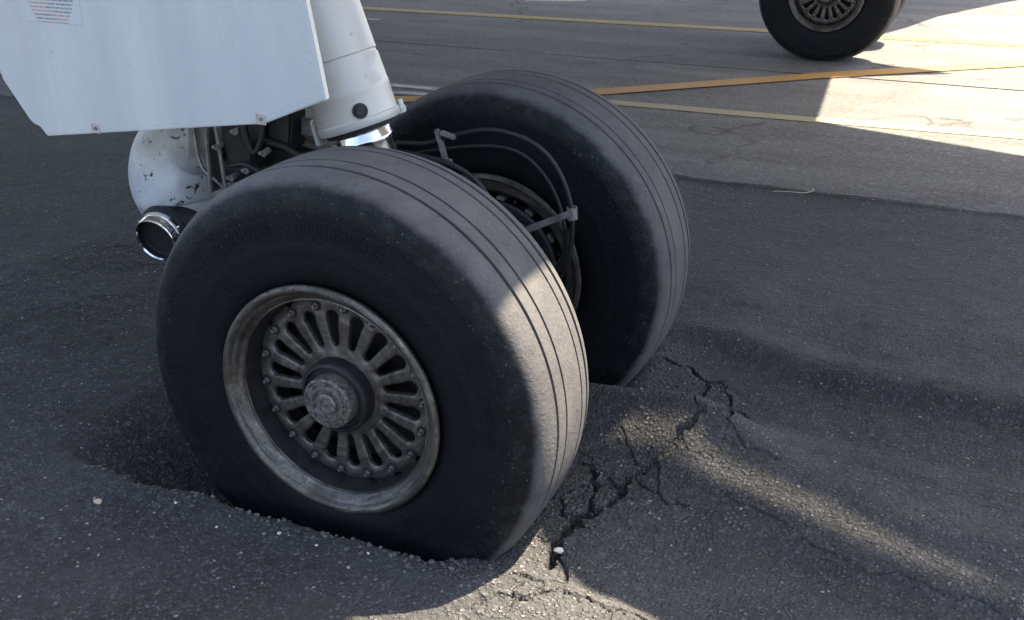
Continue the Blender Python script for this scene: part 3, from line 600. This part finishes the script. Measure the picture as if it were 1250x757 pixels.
RV_ME = sharp(meshd('rivet', *lathe([(0.0, 0.0034), (-0.0007, 0.0031), (-0.0011, 0.0016), (-0.0012, 0.0002)], 10)), 30)
inn = Vector((-0.012, 0, 0.022))
for a, b, n in ((DP[1], DP[2], 7), (DP[2], DP[3], 9)):
    for i in range(n):
        p = on_edge(a, b, (i + 0.5) / n) + (Vector((-0.006, 0, 0.018)) if b is DP[2] else Vector((-0.02, 0, 0)))
        link('rivet', RV_ME, M['greym'] if (b is DP[2] and i in (1, 2, 3, 5)) else M['white'], door, False, Matrix.Translation((p.x, VD - 0.0002, p.z)))
for i in range(14):
    p = on_edge(DP[0], DP[1], (i + 0.5) / 14) + Vector((0, 0, 0.016)); link('rivet', RV_ME, M['white'], door, False, Matrix.Translation((p.x, VD - 0.0002, p.z)))
for q in [onplane(-0.80, 0.05, 1.30, VD), onplane(-0.36, 0.05, 1.30, VD), onplane(-0.98, 0.05, 1.24, VD), onplane(-0.33, 0.05, 1.37, VD), onplane(-0.355, 0.05, 1.35, VD)]:
    link('rivet', RV_ME, M['greym'], door, False, Matrix.Translation((q[0], VD - 0.0002, q[2])))
for q in (onplane(-0.864, 0.05, 1.036, VD), onplane(-0.294, 0.05, 1.116, VD)):
    x, y, z = q
    link('latch_marking', meshd('latch_marking', *join(*[box((x + dx, VD - 0.001, z + dz), (sx, 0.002, sz)) for dx, dz, sx, sz in ((0, 0.0125, 0.030, 0.003), (0, -0.0125, 0.030, 0.003), (0.0135, 0, 0.003, 0.022), (-0.0135, 0, 0.003, 0.022))])), M['redfaint'], door, False)
    link('latch', sharp(meshd('latch', *cyl_between((x, VD + 0.001, z), (x, VD - 0.003, z), 0.006, n=12)), 40), M['greym'], door, False)
q0 = onplane(-1.04, 0.05, 1.385, VD); q1 = onplane(-0.855, 0.05, 1.322, VD)
pc = ((q0[0] + q1[0]) / 2, VD, (q0[2] + q1[2]) / 2)
link('placard', meshd('placard', *box((0, 0, 0), (0.215, 0.0006, 0.12))), M['placard'], door, False, Matrix.Translation((pc[0], VD - 0.0006, pc[2] + 0.022)))
for i, t in enumerate((0.42, 0.8, 1.1)): link('door_link', meshd('door_link', *cyl_between(P(t) + Vector((-0.03, -0.05, 0)), (P(t).x - 0.2, VD + 0.02, P(t).z + 0.02), 0.018, n=12)), M['legw'], air)
# --- white casting with open tube, ahead of the wheels
cast = [((-0.835, 0.47, 1.75), 0.080), ((-0.835, 0.47, 1.05), 0.080), ((-0.836, 0.47, 0.97), 0.081), ((-0.845, 0.47, 0.93), 0.086), ((-0.885, 0.47, 0.912), 0.104), ((-0.93, 0.47, 0.890), 0.124), ((-0.965, 0.47, 0.845), 0.141), ((-0.985, 0.47, 0.79), 0.148), ((-0.99, 0.47, 0.74), 0.147), ((-0.985, 0.47, 0.69), 0.138), ((-0.975, 0.465, 0.65), 0.122), ((-0.965, 0.46, 0.61), 0.100), ((-0.955, 0.46, 0.575), 0.065), ((-0.95, 0.46, 0.56), 0.02)]
cp = smooth_path([c for c, q in cast], 5); cr_ = smooth_path([(q, 0, 0) for c, q in cast], 5)
link('white_casting', sharp(meshd('white_casting', *spun([(p, q.x) for p, q in zip(cp, cr_)], 72)), 50), M['casting'], air, False)
td = Vector((0.06, -0.975, -0.20)).normalized(); tc = Vector((-0.935, 0.28, 0.617))
def ring_along(c, d, prof, n=48):
    prof = [(y * 0.92, q * 0.92) for y, q in prof]
    a = d.orthogonal().normalized(); b = d.cross(a); Vv = []; F = []; m = len(prof)
    for i in range(n):
        t = 2 * PI * i / n; e = a * math.cos(t) + b * math.sin(t); Vv += [tuple(c + d * y + e * r) for y, r in prof]
    for i in range(n):
        for k in range(m - 1): F.append((i * m + k, i * m + k + 1, ((i + 1) % n) * m + k + 1, ((i + 1) % n) * m + k))
    return sharp(meshd('ring', Vv, F), 35)
link('tube_gaiter', ring_along(tc, td, [(-0.15, 0.087), (-0.085, 0.087), (-0.076, 0.090), (-0.066, 0.098), (-0.060, 0.091), (-0.054, 0.098), (-0.044, 0.091), (-0.040, 0.08)]), M['black'], air, False)
link('tube_ring', ring_along(tc, td, [(-0.05, 0.070), (-0.042, 0.089), (-0.030, 0.090), (-0.028, 0.083), (-0.016, 0.083), (-0.012, 0.081), (0.0, 0.082), (0.005, 0.080), (0.006, 0.0765), (0.0, 0.0735)]), M['chrome'], air, False)
link('tube_bore', ring_along(tc, td, [(0.001, 0.0740), (-0.022, 0.0735), (-0.026, 0.07), (-0.028, 0.0005)]), M['black'], air, False)
# --- links, pipes and brackets between casting and leg
def part(name, vf, mat, deg=40): return link(name, sharp(meshd(name, *vf), deg), M[mat], air, False)
rot = lambda ax, d: Matrix.Rotation(math.radians(d), 4, ax)
part('drag_arm', cyl_between((-0.93, 0.52, 0.80), (-0.27, 0.50, 0.88), 0.06, 0.055, 20), 'dark')
part('drag_arm', cyl_between((-0.84, 0.56, 1.02), (-0.35, 0.58, 0.80), 0.035, n=16), 'dark')
part('torque_link', box((-0.62, 0.52, 0.90), (0.30, 0.05, 0.16), rot('Y', 12), 0.012), 'dark')
part('valve_block', box((-0.64, 0.40, 0.93), (0.10, 0.08, 0.15), rot('Y', -6), 0.008), 'dark')
part('valve_block', box((-0.50, 0.43, 0.99), (0.08, 0.08, 0.12), rot('Y', 8), 0.008), 'dark')
part('bracket_plate', box((-0.79, 0.37, 0.93), (0.075, 0.008, 0.17), rot('Y', 8), 0.003), 'greym')
part('bracket_plate', box((-0.735, 0.36, 0.88), (0.012, 0.05, 0.20), rot('Y', 4), 0.003), 'steel')
part('bracket_plate', box((-0.455, 0.45, 0.99), (0.10, 0.012, 0.055), rot('Y', 3), 0.003), 'greym')
part('bracket_plate', box((-0.385, 0.43, 0.985), (0.014, 0.06, 0.075), rot('Y', -14), 0.003), 'legw')
part('bracket_plate', box((-0.47, 0.50, 0.925), (0.16, 0.03, 0.028), rot('Y', 18), 0.004), 'greym')
part('hydraulic_pipe', tube([(-0.80, 0.36, 1.10), (-0.79, 0.355, 0.95), (-0.775, 0.35, 0.86), (-0.73, 0.35, 0.82), (-0.70, 0.37, 0.78)], 0.006), 'steel')
part('hydraulic_pipe', tube([(-0.72, 0.36, 1.10), (-0.70, 0.35, 0.96), (-0.69, 0.345, 0.86), (-0.695, 0.36, 0.74)], 0.006), 'greym')
part('hydraulic_pipe', tube([(-0.60, 0.36, 1.10), (-0.60, 0.35, 0.98), (-0.57, 0.35, 0.92), (-0.54, 0.36, 0.98), (-0.54, 0.38, 1.1)], 0.009), 'hose')
part('hydraulic_pipe', tube([(-0.66, 0.35, 0.87), (-0.60, 0.34, 0.885), (-0.55, 0.35, 0.86), (-0.50, 0.37, 0.82)], 0.007), 'dark')
part('hydraulic_pipe', tube([(-0.56, 0.38, 0.95), (-0.48, 0.37, 0.945), (-0.40, 0.37, 0.915), (-0.33, 0.36, 0.91)], 0.009), 'hose')
0 and part('hydraulic_pipe', tube([(-0.90, 0.33, 0.66), (-0.83, 0.32, 0.70), (-0.76, 0.33, 0.76), (-0.68, 0.36, 0.78)], 0.016), 'hose')
for u, z in ((-0.70, 0.93), (-0.625, 0.985), (-0.60, 0.87), (-0.53, 0.93), (-0.66, 0.84)):
    part('pipe_fitting', join(cyl_between((u, 0.37, z), (u + 0.005, 0.335, z - 0.004), 0.010, n=6), cyl_between((u, 0.36, z), (u, 0.325, z), 0.005, n=10)), 'greym')
# --- brake hoses looping over the inner wheel's brake
part('brake_hose', tube([(-0.30, 0.60, 0.92), (-0.16, 0.64, 0.92), (-0.086, 0.65, 0.945), (0.065, 0.65, 0.982), (0.196, 0.655, 0.955), (0.274, 0.66, 0.879), (0.316, 0.665, 0.755), (0.300, 0.68, 0.60), (0.22, 0.72, 0.47)], 0.0075, 12), 'hose')
part('brake_hose', tube([(-0.25, 0.60, 0.90), (-0.12, 0.56, 0.905), (-0.02, 0.55, 0.895), (0.06, 0.55, 0.855), (0.12, 0.56, 0.77), (0.155, 0.58, 0.66), (0.16, 0.62, 0.54)], 0.0085, 12), 'hose')
part('brake_hose', tube([(-0.25, 0.70, 0.86), (-0.05, 0.73, 0.90), (0.10, 0.74, 0.90), (0.20, 0.74, 0.83), (0.26, 0.73, 0.72), (0.27, 0.72, 0.60), (0.21, 0.72, 0.50)], 0.0065, 12), 'hose')
part('brake_hose', tube([(0.30, 0.672, 0.70), (0.296, 0.68, 0.63), (0.27, 0.70, 0.54), (0.20, 0.74, 0.44)], 0.012, 12), 'hose')
part('hose_strap', box((0.245, 0.652, 0.722), (0.175, 0.004, 0.020), rot('Y', -27), 0.001), 'greym')
part('hose_strap', ((lambda m: join(cyl_between((0.316, 0.668, 0.735), (0.314, 0.668, 0.772), 0.0165, n=14)))(0)), 'greym')
part('hose_bracket', join(box((-0.10, 0.645, 0.915), (0.014, 0.02, 0.11), rot('Y', -16), 0.003), box((-0.075, 0.64, 0.955), (0.05, 0.018, 0.014), rot('Y', 14), 0.003), box((-0.11, 0.64, 0.87), (0.09, 0.02, 0.014), rot('Y', -6), 0.003)), 'greym')
# --- unseen far leg and fuselage; slab and slats added to shape the shade
part('far_leg_cylinder', spun([((-0.02, 7.94, 0.56), 0.12), ((-0.06, 7.94, 0.95), 0.085), ((-0.065, 7.94, 1.0), 0.116), ((-0.2, 7.94, HZ + 0.1), 0.11)], 32), 'legw')
def oc(u, v, z=0.0): return (u + KU * (HZ - z), v + KV * (HZ - z))
n9 = 0.09
SU = [(0.522, 0.675), (0.6, 0.682), (0.736, 0.662), (0.877, 0.598), (1.119, 0.544), (1.353, 0.435), (1.556, 0.357), (1.66, 0.322)]
SD = [(0.474, 0.546), (0.561, 0.559), (0.717, 0.541), (0.917, 0.43), (1.158, 0.329), (1.369, 0.273), (1.561, 0.223), (1.66, 0.205)]
def on_ground(u, v):
    z = 0.13
    for _ in range(6): z = 0.5 * z + 0.5 * hz(*rp(u, v, z))
    return oc(*rp(u, v, z), z)
ul = [on_ground(u, v) for u, v in SU]; dl = [on_ground(u, v) for u, v in SD]
mdl = [((a[0] + b[0]) / 2, (a[1] + b[1]) / 2) for a, b in zip(ul, dl)]; SQ = (1, 1, 0.95, 0.88, 0.85, 0.85, 0.85, 0.85)
ul = [(m[0] + (p[0] - m[0]) * q, m[1] + (p[1] - m[1]) * q) for m, p, q in zip(mdl, ul, SQ)]; dl = [(m[0] + (p[0] - m[0]) * q, m[1] + (p[1] - m[1]) * q) for m, p, q in zip(mdl, dl, SQ)]
ul = [(u, v + w) for (u, v), w in zip(ul, (0.025, 0.028, 0.025, 0.012, 0, 0, 0, 0))]; dl = [(u, v - w) for (u, v), w in zip(dl, (0.0, 0.004, 0.010, 0.004, 0, 0, 0, 0))]
xr = 5.2
tl = oc(0.472, 0.0, 0.822)[0]
poly = [(-9.5, 0.3), (tl, 0.3), (tl, oc(0, 0.20, 0.7)[1]), oc(0.56, 0.15, 0.35), *[oc(*rp(u, v, 0.125), 0.125) for u, v in ((0.563, -0.015), (0.586, -0.038), (0.685, -0.065), (0.778, -0.086), (0.919, -0.148), (2.2, -0.75))], (xr, 0.0), (xr, dl[-1][1] - 0.15)]
poly += dl[::-1] + ul + [(xr, ul[-1][1] - 0.15)]
far_e = [oc(1.632, 4.784), oc(0.346, 5.158)]
poly += [(xr, far_e[0][1] - 0.29 * (xr - far_e[0][0]))] + far_e + [oc(0.212, 6.637), oc(0.62, 6.90), oc(1.099, 7.178), oc(0.60, 7.335), oc(0.36, 7.47), oc(0.22, 7.6), oc(0.22, 8.85), oc(0.35, 8.95), oc(0.506, 9.38), oc(0.751, 10.287), oc(1.282, 11.482), oc(2.4, 13.6)]
poly += [oc(-3.12, 13.0), oc(-3.20, 10.08), oc(-3.88, 9.83), oc(-4.0, 12.6), (-10.5, 11.5)]
wing_shade_slab = link('wing_shade_slab', prism('wing_shade_slab', [(u, v, HZ + 0.0) for u, v in poly][::-1], 0.012), M['legw'], air, False)  # added slab, outline worked back from the shadow edges it casts
# slats added across the slot to dim the sun strip below
GAP = (0.12, 0.24, 0.38, 0.50, 0.52, 0.44, 0.30, 0.18); NSL = len(GAP); FAD = (1.15, 1.15, 1.1, 1.0, 0.9, 0.75, 0.6, 0.45)
for k, gp_ in enumerate(GAP):
    a1 = (k + 1.0) / NSL if k + 1 < NSL else 0.995
    lo = [Vector((d[0] + (u[0] - d[0]) * (k + gp_ * f) / NSL, d[1] + (u[1] - d[1]) * (k + gp_ * f) / NSL, HZ + 0.004)) for d, u, f in zip(dl, ul, FAD)]
    hi = [Vector((d[0] + (u[0] - d[0]) * a1, d[1] + (u[1] - d[1]) * a1, HZ + 0.004)) for d, u in zip(dl, ul)]
    link('sun_dimming_slat', prism('sun_dimming_slat', lo + hi[::-1], -0.0015), M['legw'], air, False)
fz = HZ + 2.0
part('fuselage', spun([((-16, 5.3, fz), 0.6), ((-14, 5.3, fz), 1.35), ((-11, 5.3, fz), 1.65), ((3.5, 5.3, fz), 1.65), ((4.4, 5.3, fz + 0.3), 1.2), ((4.8, 5.3, fz + 0.5), 0.5)], 48), 'legw')

# ------------------------------------------------------------------ small loose things on the ground
def stone(label, u, v, s, mat, name='stone', group=None, zs=0.55, seed=1):
    o = link(name, lump(seed, 2, 0.7), M[mat], None, True); p = GM @ Vector((u, v, 0)); o.location = (p.x, p.y, hz(u, v) + s * 0.25); o.scale = (s, s * 0.8, s * zs * 1.3); o.rotation_euler = (0, 0, random.uniform(0, 6))
    tag(o, label, 'stone', group); return o
stone('pale rounded stone at the lower end of the wide crack', 0.569, -0.035, 0.017, 'pale_stone', seed=21)
stone('small tan stone on the dark asphalt left of the sunk wheel', -0.646, -0.374, 0.015, 'tan', seed=22)
CHL = ['tiny pale chip below the middle of the sunk wheel, third of five from the left', 'tiny pale chip below the sunk wheel, fourth of five from the left', 'leftmost tiny pale chip on the asphalt lip at the sunk wheel', 'rightmost tiny pale chip on the asphalt lip at the sunk wheel', 'tiny pale chip on the lip, second of five from the left']
chips = [(-0.10, -0.30, 0.007), (0.02, -0.31, 0.006), (-0.44, -0.30, 0.007), (0.16, -0.29, 0.006), (-0.28, -0.33, 0.006)]
for i, (u, v, s) in enumerate(chips): stone(CHL[i], u, v, s, 'pale_stone', 'stone_chip', 'stone chips on the lip below the sunk wheel', seed=30 + i)
p = [GM @ Vector((u, v, z)) for u, v, z in ((0.40, 3.46, 0.012), (0.48, 3.47, 0.016), (0.56, 3.49, 0.014), (0.60, 3.53, 0.02), (0.59, 3.56, 0.022))]
tw = link('straw', meshd('straw', *tube(p, 0.0026, 6, 4)), M['straw'], None); tag(tw, 'thin bent pale straw lying near the edge of the new asphalt', 'straw')
# loose grit, uncountable
gv_, gf_ = [], []
ico = lump(99, 1, 0.8); iv_ = np.array([x.co[:] for x in ico.vertices]); ifc = [tuple(q.vertices) for q in ico.polygons]
gu_ = np.concatenate([rng.uniform(-1.4, 1.7, 1500), rng.normal(0.58, 0.10, 350), rng.uniform(-0.8, 0.5, 300)]); gvv = np.concatenate([rng.uniform(-0.75, 2.2, 1500), rng.normal(0.2, 0.22, 350), rng.normal(-0.235, 0.03, 300)])
gz = height(gu_.copy(), gvv.copy(), True); gs = np.concatenate([rng.uniform(0.002, 0.0045, 1500), rng.uniform(0.002, 0.007, 350), rng.uniform(0.003, 0.010, 300)])
for u, v, z, s in zip(gu_, gvv, gz, gs):
    a = rng.uniform(0, 6); ca, sa = math.cos(a), math.sin(a); q = iv_ * s; o = len(gv_)
    gv_ += [(u + x * ca - y * sa, v + x * sa + y * ca * 0.8, z + w + s * 0.2) for x, y, w in q]; gf_ += [tuple(i + o for i in f) for f in ifc]
gr = link('grit', meshd('grit', gv_, gf_), M['grit'], None, False, GM); tag(gr, 'loose grit strewn over the dark asphalt', 'grit', kind='stuff')
